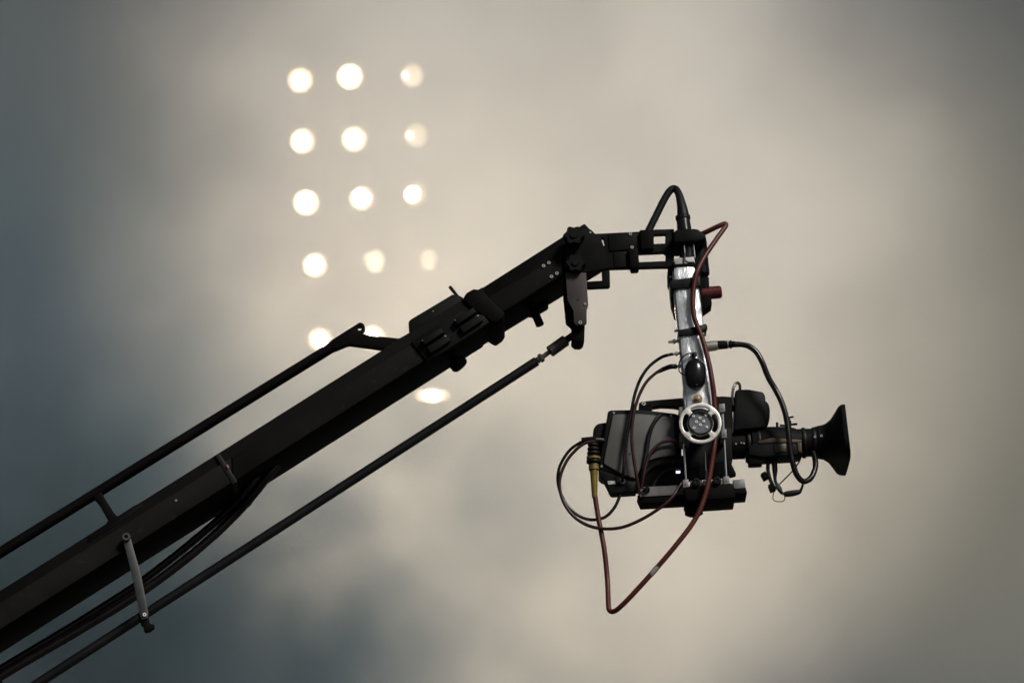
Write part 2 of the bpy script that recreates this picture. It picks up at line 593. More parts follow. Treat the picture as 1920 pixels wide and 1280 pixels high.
# clamp in the middle of the boom
clamp = add('clamp_box', prism([(766, 602), (770, 598), (849, 551), (858, 555), (867, 564), (867, 590), (775, 640), (771, 622), (766, 612)], -.055, .04, .003), BLACK2, crane)
add('collar', prism([(868, 560), (874, 549), (888, 541), (906, 544), (915, 556), (947, 587), (942, 596), (929, 605), (922, 602), (884, 576)], BF - .008, BB + .004, .003), BLACK, crane)
lever = add('lever', join(rod(P(843, 537, -.02), P(858, 556, -.02), M(3.2), 12), rod(P(852, 555, -.02), P(867, 563, -.02), M(5), 12)), BLACK2, clamp)
add('clamp_plate', prism([(770, 640), (862, 582), (906, 590), (918, 604), (838, 656), (800, 676)], BF - .010, BF, .003), BLACK2, crane)
for k, (ox, oy) in enumerate(((0, 0), (61, -38))):
    lat = add('latch', prism([(789 + ox, 637 + oy), (826 + ox, 614 + oy), (833 + ox, 622 + oy), (797 + ox, 646 + oy)], BF - .026, BF - .008, .0015), BLACK2, crane)
    add('catch', prism([(800 + ox, 650 + oy), (838 + ox, 626 + oy), (845 + ox, 638 + oy), (808 + ox, 662 + oy)], BF - .022, BF - .008, .0015), BLACK2, lat)
    screw(835 + ox, 630 + oy, BF - .022, 1.8, lat, NICKEL)
    screw(792 + ox, 638 + oy, BF - .026, 1.0, lat, NICKEL)
add('locking_knob', join(rod(P(848, 668, 0), P(858, 682, 0), M(9), 16), lathe(P(854, 676, 0), P(872, 696, 0) - P(854, 676, 0), [(0, 0), (0, M(14)), (.003, M(16.5)), (.016, M(17)), (.021, M(14)), (.021, 0)], 22)), BLACK, crane)
add('stub_post', rod(P(996, 570, 0), P(1013, 610, 0), M(8), 16), BLACK, crane)
add('wear_strip', prism([(985, 582), (1024, 559), (1029, 566), (1026, 569), (1000, 584)], .03, BB, .002), BLACK, crane)
# star knobs at the nose


def star(px, py, r, y0, y1, parent):
    pts = []
    c = P(px, py, y0)
    bm = bmesh.new()
    n = 36
    lobes = 6
    prof = [(y0 + .004, .80), (y0, .72), (y0, .30), (y0 - .004, .27), (y0 - .004, .0)]
    rings = []
    for yy, k in [(y1, .9), (y1, 1.0), (y0 + .006, 1.0), (y0, .9), (y0, .42), (y0 - .004, .38), (y0 - .004, .12)]:
        ring = []
        for i in range(n):
            a = 2 * math.pi * i / n
            rr = M(r) * k * (1 + (.13 * math.cos(lobes * a) if k > .6 else 0))
            ring.append(bm.verts.new((c.x + rr * math.cos(a), yy, c.z + rr * math.sin(a))))
        rings.append(ring)
    for a, b in zip(rings, rings[1:]):
        for i in range(n):
            bm.faces.new((a[i], a[(i + 1) % n], b[(i + 1) % n], b[i]))
    bm.faces.new(rings[0])
    bm.faces.new(rings[-1])
    return add('star_knob', bm, BLACK2, parent)


AF, AB = -.096, -.080
arm = add('nose_arm', prism([(1060, 462), (1066, 440), (1080, 430), (1108, 430), (1116, 438), (1199, 434), (1200, 431), (1230, 430), (1264, 429), (1264, 500), (1143, 503), (1100, 510), (1062, 512)], AF, AB, .0015,
                            holes=[[(1226, 440), (1248, 439), (1247, 456), (1226, 457)],
                                   [(1197, 475), (1244, 473), (1248, 476), (1248, 489), (1198, 491)],
                                   [(1127, 446), (1131, 446), (1134, 459), (1132, 461)]]), BLACK2, crane)
add('cover_plate', prism([(1141, 440), (1200, 437), (1201, 466), (1143, 470)], AF - .004, AF + .001, .001), BLACK2, arm)
add('cover_plate', prism([(1150, 472), (1174, 471), (1174, 500), (1152, 501)], AF - .003, AF + .001, .001), PANEL, arm)
add('clip', prism([(1200, 431), (1227, 430), (1226, 444), (1225, 448), (1226, 466), (1202, 467)], AF - .016, AF + .002, .002), BLACK, arm)
add('clip', prism([(1178, 466), (1196, 465), (1199, 497), (1197, 502), (1184, 503), (1182, 498)], AF - .014, AB + .008, .002), BLACK, arm)
for x, y in ((1182, 439), (1185, 464)):
    screw(x, y, AF - .004, 3.2, arm, SCREWD)
screw(1107, 436, AF, 1.5, arm)
add('corner_bracket', prism([(1128, 502), (1143, 502), (1144, 535), (1141, 538), (1092, 540), (1092, 528), (1129, 526)], AF + .004, AB + .003, .001), BLACK, crane)
star(1076, 440, 18, AF - .03, AF - .004, arm)
star(1079, 492, 17, AF - .03, AF - .004, arm)
# linkage
link = add('link_plate', prism([(1060, 511), (1099, 511), (1103, 571), (1100, 580), (1100, 605), (1095, 609), (1081, 610), (1076, 604), (1075, 582), (1064, 562)], AF - .012, AF - .003, .0012), LINK, crane)
add('rear_link_plate', prism([(1056, 512), (1098, 512), (1100, 575), (1097, 600), (1096, 625), (1093, 636), (1089, 640), (1078, 640), (1072, 632), (1071, 614), (1061, 605), (1056, 556)], AF + .006, AF + .020, .0015), BLACK, crane)
dark_hole = add('plug', lathe(P(1084, 561, AF - .012), FRONT, [(-.002, M(3.4)), (.0006, M(3.2)), (.0006, 0)], 14), DARK, link)  # flat dark disc stands in for the shaded inside of a hole
screw(1097, 570, AF - .012, 2.6, link, NICKEL)
screw(1088, 605, AF - .012, 3.6, link, NICKEL)
# tilt rod under the boom
rod_y = -.03
tilt = add('tilt_rod', rod(P(XL, 1280 + .645 * 1572, rod_y), P(1006, 677, rod_y), M(9), 20), mat('satin_black_tube', (.0045, .0045, .005), .3, 0, .2, 12, 0, 200, .35, scratch=.12), crane)
ax = P(1062, 637, rod_y) - P(1006, 677, rod_y)
a0 = P(1006, 677, rod_y)


def along(t): return a0 + ax * t


add('threaded_neck', join(rod(along(-.02), along(.48), M(4.4), 14), rod(along(.10), along(.2), M(8.5), 6), rod(along(.03), along(.07), M(7), 16)), GUN, tilt)
add('turnbuckle', rod(along(.44), along(.98), M(11), 20), GUN, tilt)
add('ball_joint', join(rod(along(.96), along(1.22), M(6.5), 14), lathe(along(1.18), ax, [(0, 0), (.004, M(7)), (.010, M(8)), (.016, M(7)), (.02, 0)], 16)), BLACK2, tilt)
add('clevis', prism([(1074, 622), (1094, 616), (1096, 628), (1094, 636), (1089, 641), (1078, 641), (1071, 635)], AF + .022, rod_y + .012, .002), BLACK, tilt)
# hanger bar near the left edge
hang = add('hanger_bar', prism([(231, 1003), (243, 1002), (246, 1012), (264, 1075), (278, 1148), (277, 1158), (266, 1161), (262, 1152), (249, 1085), (231, 1014)], BF - .020, BF - .010, .0015), STEEL, crane)
screw(237, 1007, BF - .020, 8, hang, GUN)
screw(271, 1152, BF - .020, 3.6, hang)
add('handle', join(prism([(266, 1158), (278, 1155), (281, 1168), (289, 1169), (289, 1175), (280, 1182), (270, 1183)], BF - .014, BF + .004, .002),
                   prism([(258, 1150), (268, 1146), (272, 1158), (262, 1163)], BF - .012, rod_y, .002)), BLACK, hang)

# ------------------------------------------------------------------ remote head
head = root('remote_head', P(1300, 900, -.09), 'silver post and dial of the remote head hanging from the crane arm', 'remote head')
PF, PB = -.125, -.070
post = add('post', prism([(1261, 499), (1304, 496), (1312, 545), (1319, 600), (1334, 740), (1338, 800), (1290, 806), (1284, 740), (1270, 600), (1264, 545)], PF, PB, .011), ALU, head)
add('flange', prism([(1326, 690), (1331, 690), (1339, 756), (1334, 758)], PF + .010, PB, .001), ALU, post)
add('flange', prism([(1281, 726), (1285, 724), (1291, 800), (1287, 800)], PF + .006, PB, .001), ALU, post)
add('top_plate', prism([(1265, 484), (1302, 481), (1303, 493), (1266, 496)], PF + .012, PB, .001), LABELM, head)
add('dark_band_ring', prism([(1262, 495), (1304, 492), (1305, 501), (1263, 504)], PF + .004, PB, .002), BLACK, head)  # solid black band between the top plate and the post
# swivel cap and shaft
add('swivel_cap', prism([(1262, 436), (1268, 430), (1300, 428), (1309, 429), (1316, 435), (1322, 439), (1323, 448), (1310, 452), (1264, 454)], PF - .004, -.03, .004), BLACK2, head)
add('shaft', rod(P(1291, 446, PF + .03), P(1291, 486, PF + .03), M(11), 20), mat('polished_black_shaft', (.012, .012, .014), .12, 0, .1, 20, 0, spec=.8), head)
for x in (1282, 1300):  # thin chrome rods stand in for the shaft's two bright highlights
    add('highlight_rod', rod(P(x, 451, PF + .012), P(x + 3, 484, PF + .012), M(1.6), 10), CHROME, head)
add('hook_wire', tube([(1284, 474, PF + .008), (1285, 488, PF + .006), (1291, 492, PF + .004), (1301, 492, PF + .008)], 1.6), HOSE, head)
# black spine plate behind the post and the motor on its right
add('spine', prism([(1252, 500), (1262, 500), (1300, 440), (1314, 500), (1318, 580), (1270, 585), (1266, 583), (1259, 560), (1256, 528), (1253, 522)], PB - .004, -.01, .003), BLACK, head)
for x, y in ((1257, 519), (1262, 550), (1265, 581)):
    screw(x, y, PB - .006, 2.0, head)
motor = add('motor', lathe(P(1309, 440, -.055), P(1316, 522, -.055) - P(1309, 440, -.055), [(0, 0), (0, M(10)), (.006, M(14)), (.020, M(15)), (.088, M(15)), (.090, M(15.5)), (.104, M(15)), (.108, M(12)), (.108, 0)], 24), BLACK2, head)
add('motor_foot', prism([(1308, 520), (1329, 518), (1330, 535), (1334, 560), (1335, 570), (1318, 582), (1312, 582)], PB + .002, -.02, .002), BLACK, head)
add('knob', rod(P(1305, 552, -.055), P(1353, 547, -.055), M(12), 24, ch=.004), CAP, head)
# straps round the post
add('strap', prism([(1256, 526), (1262, 524), (1303, 519), (1312, 517), (1314, 535), (1306, 538), (1264, 541), (1258, 540)], PF - .006, PB + .01, .002), RUBBER, head)
st = add('strap', prism([(1271, 618), (1290, 615), (1312, 609), (1323, 608), (1324, 616), (1312, 625), (1290, 628), (1274, 629)], PF - .006, PB + .004, .002), RUBBER, head)
add('strap_loop', tube([(1318, 610, PF), (1323, 609, PF), (1325, 615, PF), (1323, 622, PF), (1322, 630, PF)], 1.6), RUBBER, st)
# small sockets on the left edge of the post


def plug(x0, y0, x1, y1, y, parent, r=3.6, name='socket'):
    a, b = P(x0, y0, y), P(x1, y1, y)
    d = b - a
    L = d.length
    r = M(r)
    return add(name, lathe(a, d, [(0, 0), (0, r), (.15 * L, r), (.15 * L, r * .8), (.38 * L, r * .8), (.38 * L, r * 1.35), (.56 * L, r * 1.35), (.56 * L, r * .75), (L, r * .75), (L, 0)], 14), NICKEL, parent)


plug(1274, 639, 1253, 641, PF + .02, head)
plug(1272, 619, 1264, 621, PF + .02, head, 2.6)
plug(1277, 662, 1258, 664, PF + .02, head, 3.2)
plug(1281, 685, 1266, 687, PF + .02, head, 3.4)
# big round connector on the right
con = add('connector', lathe(P(1322, 650, PF + .02), P(1366, 645, PF + .02) - P(1322, 650, PF + .02), [(0, 0), (0, M(9.5)), (.026, M(9.5)), (.026, M(8.2)), (.055, M(7.6)), (.055, M(6)), (.060, M(6)), (.060, 0)], 22), NICKEL, head)
add('sleeve', lathe(P(1345, 647, PF + .02), P(1378, 645, PF + .02) - P(1345, 647, PF + .02), [(.0, M(8.4)), (.024, M(7.9)), (.024, M(6.5)), (.030, M(6.5)), (.030, M(8)), (.034, M(8)), (.034, M(6)), (.042, M(6)), (.042, 0)], 20), BLACK2, con)
# dome and brass bolt
dc = P(1304, 701, PF - .004)
bm = bmesh.new()
bmesh.ops.create_uvsphere(bm, u_segments=28, v_segments=18, radius=1)
for v in bm.verts:
    z = v.co.z
    v.co = dc + Vector((v.co.x * M(20.5), v.co.y * M(20), (abs(z) ** .85) * (1 if z > 0 else -1) * M(30.5)))
dome = add('dome', bm, DOME, head)
add('stem', join(rod(P(1302, 677, PF - .006), P(1301, 664, PF - .006), M(3.2), 12), rod(P(1302, 668, PF - .006), P(1301, 661, PF - .006), M(5), 12)), RUBBER, dome)
add('lanyard', tube([(1300, 662, PF - .012), (1290, 663, PF - .012), (1280, 669, PF - .012), (1274, 679, PF - .005), (1273, 692, PF - .004), (1277, 700, PF - .008), (1285, 703, PF - .012)], 1.2), HOSE, dome)
bolt = add('bolt', lathe(P(1308, 749, PF), FRONT, [(0, 0), (0, M(8.8)), (.003, M(8.8)), (.003, M(6.6)), (.009, M(6.0)), (.009, M(4.2)), (.013, M(3.6)), (.014, 0)], 20), BRASS, head)
# dial wheel


def ring_pts(c, rad, n, a0=0.0):
    return [(c.x + rad * math.cos(a0 + 2 * math.pi * i / n), c.z + rad * math.sin(a0 + 2 * math.pi * i / n)) for i in range(n)]


DY = PF - .040
dcen = P(1313.2, 792.7, DY)
bm = bmesh.new()
loops = [ring_pts(dcen, M(38.8), 64), ring_pts(dcen, M(22.5), 48)]
for mid in (90, 180, 270, 0):
    sl = []
    half, r0, r1 = R(36), M(23.2), M(32.6)
    for k in range(11):
        a = R(mid) - half + 2 * half * k / 10
        sl.append((a, r1 if 0 < k < 10 else (r0 + r1) / 2 + (r1 - r0) * .3))
    for k in range(11):
        a = R(mid) + half - 2 * half * k / 10
        sl.append((a, r0 + M(.8) if 0 < k < 10 else (r0 + r1) / 2 - (r1 - r0) * .3))
    loops.append([(dcen.x + rr * math.cos(a), dcen.z + rr * math.sin(a)) for a, rr in sl])
edges = []
for lp in loops:
    vs = [bm.verts.new((x, DY, z)) for x, z in lp]
    edges += [bm.edges.new((vs[i], vs[(i + 1) % len(vs)])) for i in range(len(vs))]
bmesh.ops.triangle_fill(bm, edges=edges, use_beauty=True)
ex = bmesh.ops.extrude_face_region(bm, geom=bm.faces[:])
for v in ex['geom']:
    if isinstance(v, bmesh.types.BMVert):
        v.co.y += .009
bmesh.ops.recalc_face_normals(bm, faces=bm.faces[:])
bmesh.ops.bevel(bm, geom=[e for e in bm.edges if len(e.link_faces) == 2 and e.calc_face_angle(0) > R(50)], offset=.0009, segments=2, profile=.5, affect='EDGES', clamp_overlap=True)
dial = add('dial', bm, PALE, head)
add('slot_darkener', lathe(dcen + Vector((0, .024, 0)), FRONT, [(0, 0), (0, M(33)), (.006, M(33)), (.006, 0)], 40), RUBBER, dial)  # black disc added behind the dial so its slots look dark
hub = add('hub', lathe(dcen + Vector((0, .012, 0)), FRONT, [(0, M(23.2)), (.013, M(23.2)), (.015, M(22)), (.015, M(20.4)), (.012, M(20.2)), (.012, 0)], 48), [HUB], dial)
add('hub_ring', lathe(dcen + Vector((0, .012, 0)), FRONT, [(.010, M(23.6)), (.0165, M(23.4)), (.017, M(20.6)), (.0125, M(20.2))], 48), RUBBER, dial)
for cx, cy in ((770, 510), (1073, 488), (925, 560), (843, 650), (1017, 635), (935, 722), (785, 797), (1092, 775)):
    screw(1240 + cx / 12.8, 740 + cy / 12.8, DY, 2.7, dial)
add('axle', rod(P(1313, 793, DY + .006), P(1313, 793, -.03), M(17), 24), BLACK, head)
# cradle under the camera
cradle = add('cradle_back', prism([(1286, 770), (1300, 742), (1342, 742), (1372, 745), (1374, 790), (1372, 870), (1380, 886), (1380, 890), (1372, 892), (1290, 898), (1284, 850)], -.062, -.045, .002), BLACK, head)
for pts, d in (([(1348, 757), (1359, 756), (1360, 771), (1349, 773)], 0), ([(1273, 763), (1285, 761), (1286, 779), (1274, 780)], 0),
               ([(1274, 811), (1293, 809), (1294, 826), (1275, 828)], 0), ([(1352, 805), (1362, 804), (1363, 820), (1353, 821)], 0),
               ([(1280, 899), (1291, 898), (1292, 912), (1281, 914)], .006), ([(1356, 893), (1367, 892), (1368, 906), (1357, 908)], .006)):
    b = add('rod_block', prism(pts, PF + .014 - d, -.05, .001), LGREY, head)
    cx, cy = sum(p[0] for p in pts) / 4, sum(p[1] for p in pts) / 4
    screw(cx, cy + 2, PF + .014 - d, 1.2, b, GUN)
add('cradle_rod', rod(P(1281.5, 826, PF + .026), P(1286.5, 902, PF + .026), M(2.3), 14), CHROME, head)
add('cradle_rod', rod(P(1354.5, 768, PF + .026), P(1362, 896, PF + .026), M(2.5), 14), CHROME, head)
bm = bmesh.new()
parts_ = []
for k in range(8):
    parts_.append(rod(P(1324, 881 + k * 2.2, -.085), P(1324, 882.2 + k * 2.2, -.085), M(2.6), 12, ch=.0004))
add('spring', join(rod(P(1322, 845, -.085), P(1324, 898, -.085), M(1.5), 10), *parts_), GUN, head)
base = add('base_plate', prism([(1283, 912), (1372, 905), (1378, 924), (1379, 932), (1288, 938), (1285, 928)], PF + .008, -.02, .0015), BLACK, head)
for x0, x1 in ((1294, 1317), (1318, 1336), (1347, 1356)):
    add('clamp_jaw', prism([(x0, 901 - (x0 - 1294) * .05), (x1, 899.5 - (x0 - 1294) * .05), (x1 + 1, 914 - (x0 - 1294) * .05), (x0 + 1, 917 - (x0 - 1294) * .05)], PF + .012, -.06, .001), mat('olive_grey_block', (.10, .105, .095), .5, .1, .2, 40, .05, 300), base)
for x, y in ((1305, 906), (1344, 903)):
    add('clamp_knob', lathe(P(x, y, PF + .014), FRONT, [(-.01, M(7.5)), (.006, M(8.2)), (.013, M(7.5)), (.014, M(4)), (.011, 0)], 16), BLACK2, base)
add('bottom_knob', lathe(P(1300, 948, -.07), Vector((.05, 0, -1)), [(0, 0), (0, M(17)), (.008, M(18.5)), (.014, M(16)), (.020, M(17)), (.024, M(12)), (.025, 0)], 18), BLACK, base)
slide = add('slide_rail', prism([(1198, 913), (1284, 908), (1284, 926), (1200, 931)], -.075, -.025, .001), LGREY, head)
add('rail_underside_shade', prism([(1195, 928), (1285, 923), (1286, 938), (1202, 943)], -.072, -.02, .001), BLACK, slide)  # black block gives the rail's shaded underside by colour
add('rail_end', prism([(1374, 899), (1396, 897), (1398, 914), (1377, 916)], -.075, -.005, .0015), LGREY, slide)
add('rail_end_underside_shade', prism([(1374, 914), (1398, 912), (1401, 924), (1376, 926)], -.073, 0, .0015), BLACK, slide)  # shaded underside of the rail end, put in as black
add('thumb_screw', join(rod(P(1206, 918, -.08), P(1218, 917, -.08), M(4), 12), rod(P(1211, 923, -.085), P(1214, 910, -.085), M(2.4), 10)), BLACK2, slide)

# ------------------------------------------------------------------ broadcast camera
tv = root('broadcast_camera', P(1300, 890, 0), 'grey and black broadcast camera with wide rectangular lens hood on the remote head', 'camera')
BODF = -.060
shell = add('casing', prism([(1140, 770), (1146, 768), (1200, 767), (1264, 774), (1276, 778), (1278, 850), (1278, 898), (1240, 905), (1192, 900), (1166, 893), (1128, 880), (1123, 874), (1131, 825)], BODF, .05, .004), BODYD, tv)
add('side_cover', prism([(1149, 777), (1160, 775.5), (1200, 775), (1264, 781), (1266, 852), (1232, 858), (1214, 864), (1200, 880), (1192, 897), (1168, 889), (1134, 870), (1132, 866), (1140, 822)], BODF - .006, BODF + .002, .003), BODY, shell)
add('seam', prism([(1264.5, 781), (1267, 781), (1269, 852), (1266.5, 852)], BODF - .0065, BODF, .0004), DARK, shell)
for x, y in ((1151, 774), (1128, 874), (1258, 779)):
    screw(x, y, BODF, 2.2, shell, NICKEL)
screw(1181, 850, BODF - .006, 1.8, shell, GUN)
add('lower_box', prism([(1122, 878), (1166, 894), (1193, 901), (1193, 921), (1148, 924), (1144, 921), (1134, 900), (1126, 892)], BODF + .002, -.02, .002), BODYD, tv)
add('label_plate', prism([(1139, 901), (1153, 901), (1154, 907), (1140, 908)], BODF, BODF + .004, .0005), LABELM, shell)
add('socket', lathe(P(1167, 903, BODF + .002), FRONT, [(-.004, M(6)), (.005, M(6)), (.006, M(5)), (.006, M(3.5)), (.001, M(3.2)), (.001, 0)], 18), GUN, shell)
add('rear_block', prism([(1112, 805), (1116, 797), (1122, 793), (1142, 790), (1140, 860), (1112, 866)], BODF + .02, .04, .004), BODYD, tv)
# black shoulder front of the body with curved ribs
front = add('front_casing', prism([(1200, 905), (1206, 880), (1222, 864), (1250, 857), (1284, 852), (1300, 800), (1372, 800), (1374, 862), (1285, 880), (1284, 897), (1262, 908), (1230, 914), (1204, 912)], BODF - .003, .045, .004), BLACK2, tv)
add('rib', tube([(1203, 906, BODF - .008), (1210, 886, BODF - .008), (1228, 872, BODF - .008), (1256, 866, BODF - .008), (1282, 865, BODF - .008)], 4.5), RUBBER, front)
add('rib', tube([(1224, 912, BODF - .008), (1236, 892, BODF - .008), (1258, 879, BODF - .008), (1282, 876, BODF - .008)], 3.6), RUBBER, front)
for x, y in ((1260, 867), (1275, 865)):
    screw(x, y, BODF - .010, 1.8, front, NICKEL)
add('led', prism(quad(1271.5, 884, 8.0, 3.6, 2), BODF - .0075, BODF - .002, .0006), LED, front)
# handle over the body
handle = add('handle', prism([(1198, 755), (1204, 752), (1240, 748.5), (1284, 745), (1300, 745), (1300, 764), (1284, 765), (1262, 761), (1240, 760), (1224, 762), (1221, 768), (1221, 772), (1199, 772)], BODF + .03, BODF + .055, .002), LINK, tv)
add('handle_foot', prism([(1198, 755), (1220, 758), (1221, 774), (1198, 774)], BODF + .024, BODF + .06, .0015), BLACK2, handle)
screw(1207, 757, BODF + .024, 4, handle)
# round-fronted housing above the lens
hous = add('front_housing', join(prism([(1378, 732), (1384, 729), (1404, 729), (1431, 734), (1435, 742), (1437, 775), (1436, 800), (1376, 806)], -.055, .030, .005),
                                 lathe(P(1434, 778, -.012), Vector((1, 0, -.06)), [(-.004, M(27)), (.003, M(25)), (.008, M(20)), (.011, M(12)), (.012, 0)], 28)), BODYD, tv)
add('hinge', prism([(1344, 746), (1352, 742), (1380, 744), (1380, 760), (1348, 758)], -.04, .01, .002), BLACK, hous)
add('cable_loop', tube([(1375, 760, -.058), (1373, 742, -.058), (1376, 725, -.055), (1382, 717, -.05), (1387, 722, -.05), (1387, 732, -.05)], 2.6), HOSE, hous)
# lens
LY = -.012
la, lb = P(1372, 836, LY), P(1532, 829, LY)
ldir = (lb - la).normalized()
LL = (lb - la).length
lens = add('lens', lathe(la, ldir, [(0, 0), (0, M(25)), (.030, M(25)), (.030, M(22)), (.048, M(22)), (.048, M(30)), (.085, M(33)), (.120, M(32)), (.150, M(29)), (.156, M(26.5)), (.185, M(26)), (LL - .004, M(26.5)), (LL, M(27.5)), (LL, 0)], 40), BLACK2, tv)
for t_, rr in ((.036, 27), (.060, 31.6), (.168, 28), (.192, 27.5)):
    add('ring', lathe(la + ldir * t_, ldir, [(0, M(rr - 3)), (0, M(rr)), (.002, M(rr + .7)), (.006, M(rr + .7)), (.008, M(rr)), (.008, M(rr - 3))], 40), RUBBER, lens)
add('servo_box', prism([(1416, 830), (1448, 822), (1503, 826), (1505, 850), (1484, 853), (1430, 856), (1404, 852), (1404, 836)], -.062, .0, .003), BODYD, lens)
add('amber_band', prism([(1420, 827), (1448, 820), (1503, 824), (1503, 829), (1450, 829), (1424, 831)], -.0645, -.05, .0008), AMBER, lens)
add('amber_band', prism([(1494, 829), (1503, 829), (1503, 847), (1498, 848), (1496, 838)], -.0645, -.05, .0008), AMBER, lens)
add('brown_plate', prism([(1452, 831), (1474, 831), (1474, 846), (1454, 847)], -.064, -.05, .0008), mat('brown_label', (.022, .011, .005), .5, 0, .5, 60, .04), lens)
add('drive_block', prism([(1399, 845), (1429, 843), (1431, 862), (1429, 869), (1404, 870), (1403, 861), (1399, 860)], -.055, -.025, .002), BLACK, lens)
add('bump', prism([(1436, 855), (1446, 854), (1446, 861), (1437, 862)], -.05, -.02, .002), BLACK, lens)
for (x0, y0, x1, y1, r) in ((1476, 783, 1488, 781, 1.8), (1484, 795.5, 1495, 794.5, 2.2), (1457, 800, 1457, 791.5, 2.4), (1462, 797, 1474, 798, 2.0)):
    add('pin', rod(P(x0, y0, LY), P(x1, y1, LY), M(r), 10), BLACK2, lens)
add('pin_post', prism([(1474, 780), (1479, 780), (1484, 790), (1484, 804), (1474, 804)], LY - .01, LY + .01, .001), BLACK, lens)
for x, y in ((1380, 832), (1395, 831), (1390, 830)):
    screw(x, y, -.045, 1.8, lens, NICKEL)
# lens hood: a flared rectangular shade

def hood_mesh():
    bm = bmesh.new()
    n = 48
    # x px, centre y px, half height px, half depth m, squareness, tilt
    st = [(1526, 829, 27, M(27), 2.0), (1531, 829, 28, M(28), 2.0), (1538, 829, 29.5, M(30), 2.1), (1544, 828.5, 30, M(32), 2.3), (1548, 828.5, 31, M(36), 2.6), (1556, 827.5, 34, M(46), 3.2),
          (1564, 826, 40, M(64), 4), (1571, 825, 45.5, M(78), 5), (1577, 825, 47.5, M(83), 5.5), (1585, 825, 48, M(84), 5.5)]
    def ring(x, cy, hh, hd, e, k=1.0):
        out = []
        for i in range(n):
            a = 2 * math.pi * i / n
            ca, sa = math.cos(a), math.sin(a)
            q = (abs(ca) ** e + abs(sa) ** e) ** (-1 / e)
            ey, ez = ca * q * hd * k, sa * q * hh * k
            # the rim leans: its top edge stands back, its bottom edge forward; the near and far sides are cut away
            fr = max(0, (x - 1550) / 36)
            dx = -ez / 44 * 4.0 * fr - (abs(ca * q) ** 4) * 3 * fr
            c = P(x + dx, cy, LY)
            out.append(bm.verts.new(c + Vector((0, ey, ez / SCALE / CP))))
        return out
    rings = [ring(*s) for s in st]
    inner = [ring(s[0], s[1], s[2], s[3], s[4], .955) for s in st[::-1][:8]]
    allr = rings + inner
    for a, b in zip(allr, allr[1:]):
        for i in range(n):
            bm.faces.new((a[i], a[(i + 1) % n], b[(i + 1) % n], b[i]))
    return bm


for x, y, r_ in ((1528, 819, 2.4), (1540, 817, 2.8), (1547, 816, 1.4)):  # small screw heads put in as the bright glints on the lens ring
    screw(x, y, LY - M(29), r_, lens, NICKEL)
hood = add('hood', hood_mesh(), BODYD, lens)
for x, r in ((1536, 31), (1543, 32)):
    add('hood_ring', lathe(P(x, 829, LY), ldir, [(-.004, M(r - 4)), (-.003, M(r)), (.003, M(r)), (.004, M(r - 4))], 40), BLACK2, hood)
add('front_glass', lathe(P(1552, 828, LY), ldir, [(0, M(31)), (.006, M(24)), (.010, M(12)), (.011, 0)], 32), DOME, lens)
add('clamp_screw', rod(P(1556, 868, -.04), P(1562, 873, -.04), M(2), 10), BLACK, hood)

# ------------------------------------------------------------------ cables
def cable(name, pts, r, m, label, cat='cable', **kw):
    return add(name, tube(pts, r, **kw), m, label=label, cat=cat)


UC = BB - .01
cable('hose', [(-700, 1690, UC), (-60, 1291, UC), (0, 1254, UC), (140, 1170, UC), (240, 1107, UC), (270, 1086, UC), (330, 1040, UC), (400, 982, UC), (440, 945, UC - .02), (465, 915, 0), (490, 885, 0)], 7.5, HOSE,
      'inner glossy black cable slung under the boom at lower left', segs=12)
cable('hose', [(-700, 1710, UC - .02), (-60, 1312, UC - .02), (0, 1268, UC - .02), (140, 1186, UC - .02), (250, 1119, UC - .02), (330, 1062, UC - .02), (400, 1004, UC - .02), (445, 960, UC - .02), (472, 930, UC - .05), (500, 895, 0), (520, 870, 0)], 8.5, HOSE,
      'outer glossy black cable hanging lowest under the boom at lower left', segs=12)
# thick hose over the nose arm
h1 = root('arm_hose', P(1262, 420, -.08), 'thick black hose bent in a tight arch above the crane arm', 'hose')
HY = -.085
add('hose', tube([(1214, 440, HY), (1217, 431, HY), (1230, 405, HY), (1245, 375, HY), (1256, 358, HY), (1265, 354, HY, 7), (1272, 362, HY - .01, 7), (1277, 380, HY - .02, 8.5), (1280, 397, HY - .025, 10.5), (1281, 408, HY - .025, 12)], 7, 14), RUBBER, h1)
add('collar', lathe(P(1280, 404, HY - .025), P(1283, 432, HY - .025) - P(1280, 404, HY - .025), [(0, 0), (0, M(11.5)), (.002, M(14)), (.010, M(14)), (.012, M(12.6)), (.042, M(13.8)), (.042, 0)], 22), DOME, h1)

RY = PF - .014
rc = root('red_cable', P(1148, 1146, -.12), 'long dark red cable from the arm down past the dial to the camera back', 'cable')
add('jacket', tube([(1312, 440, -.08), (1322, 436, -.09), (1345, 425, -.10), (1357, 420, -.10), (1361, 421, -.10), (1358, 428, -.105), (1342, 450, -.115), (1322, 480, -.128), (1308, 507, RY), (1302, 530, RY), (1299, 560, RY), (1301, 590, RY), (1308, 612, RY), (1316, 632, RY), (1324, 660, RY), (1331, 690, RY), (1336, 720, RY), (1339, 745, RY + .004), (1341, 775, RY + .006), (1342, 800, RY + .006), (1340, 830, RY), (1335, 865, RY), (1328, 905, RY), (1317, 943, RY), (1299, 980, RY), (1262, 1028, RY), (1225, 1071, RY + .01), (1185, 1115, RY + .02), (1162, 1138, RY + .03), (1152, 1145, RY + .04), (1145, 1145, RY + .045), (1141, 1136, RY + .05), (1139, 1090, -.06), (1133, 1030, -.06), (1121, 965, -.055), (1115, 925, -.055)], 4.7, 12), RED, rc)
add('tape_wrap', tube([(1233, 1062, RY + .008), (1226, 1070, RY + .01), (1220, 1077, RY + .012)], 5.2, 12), TAPE, rc)
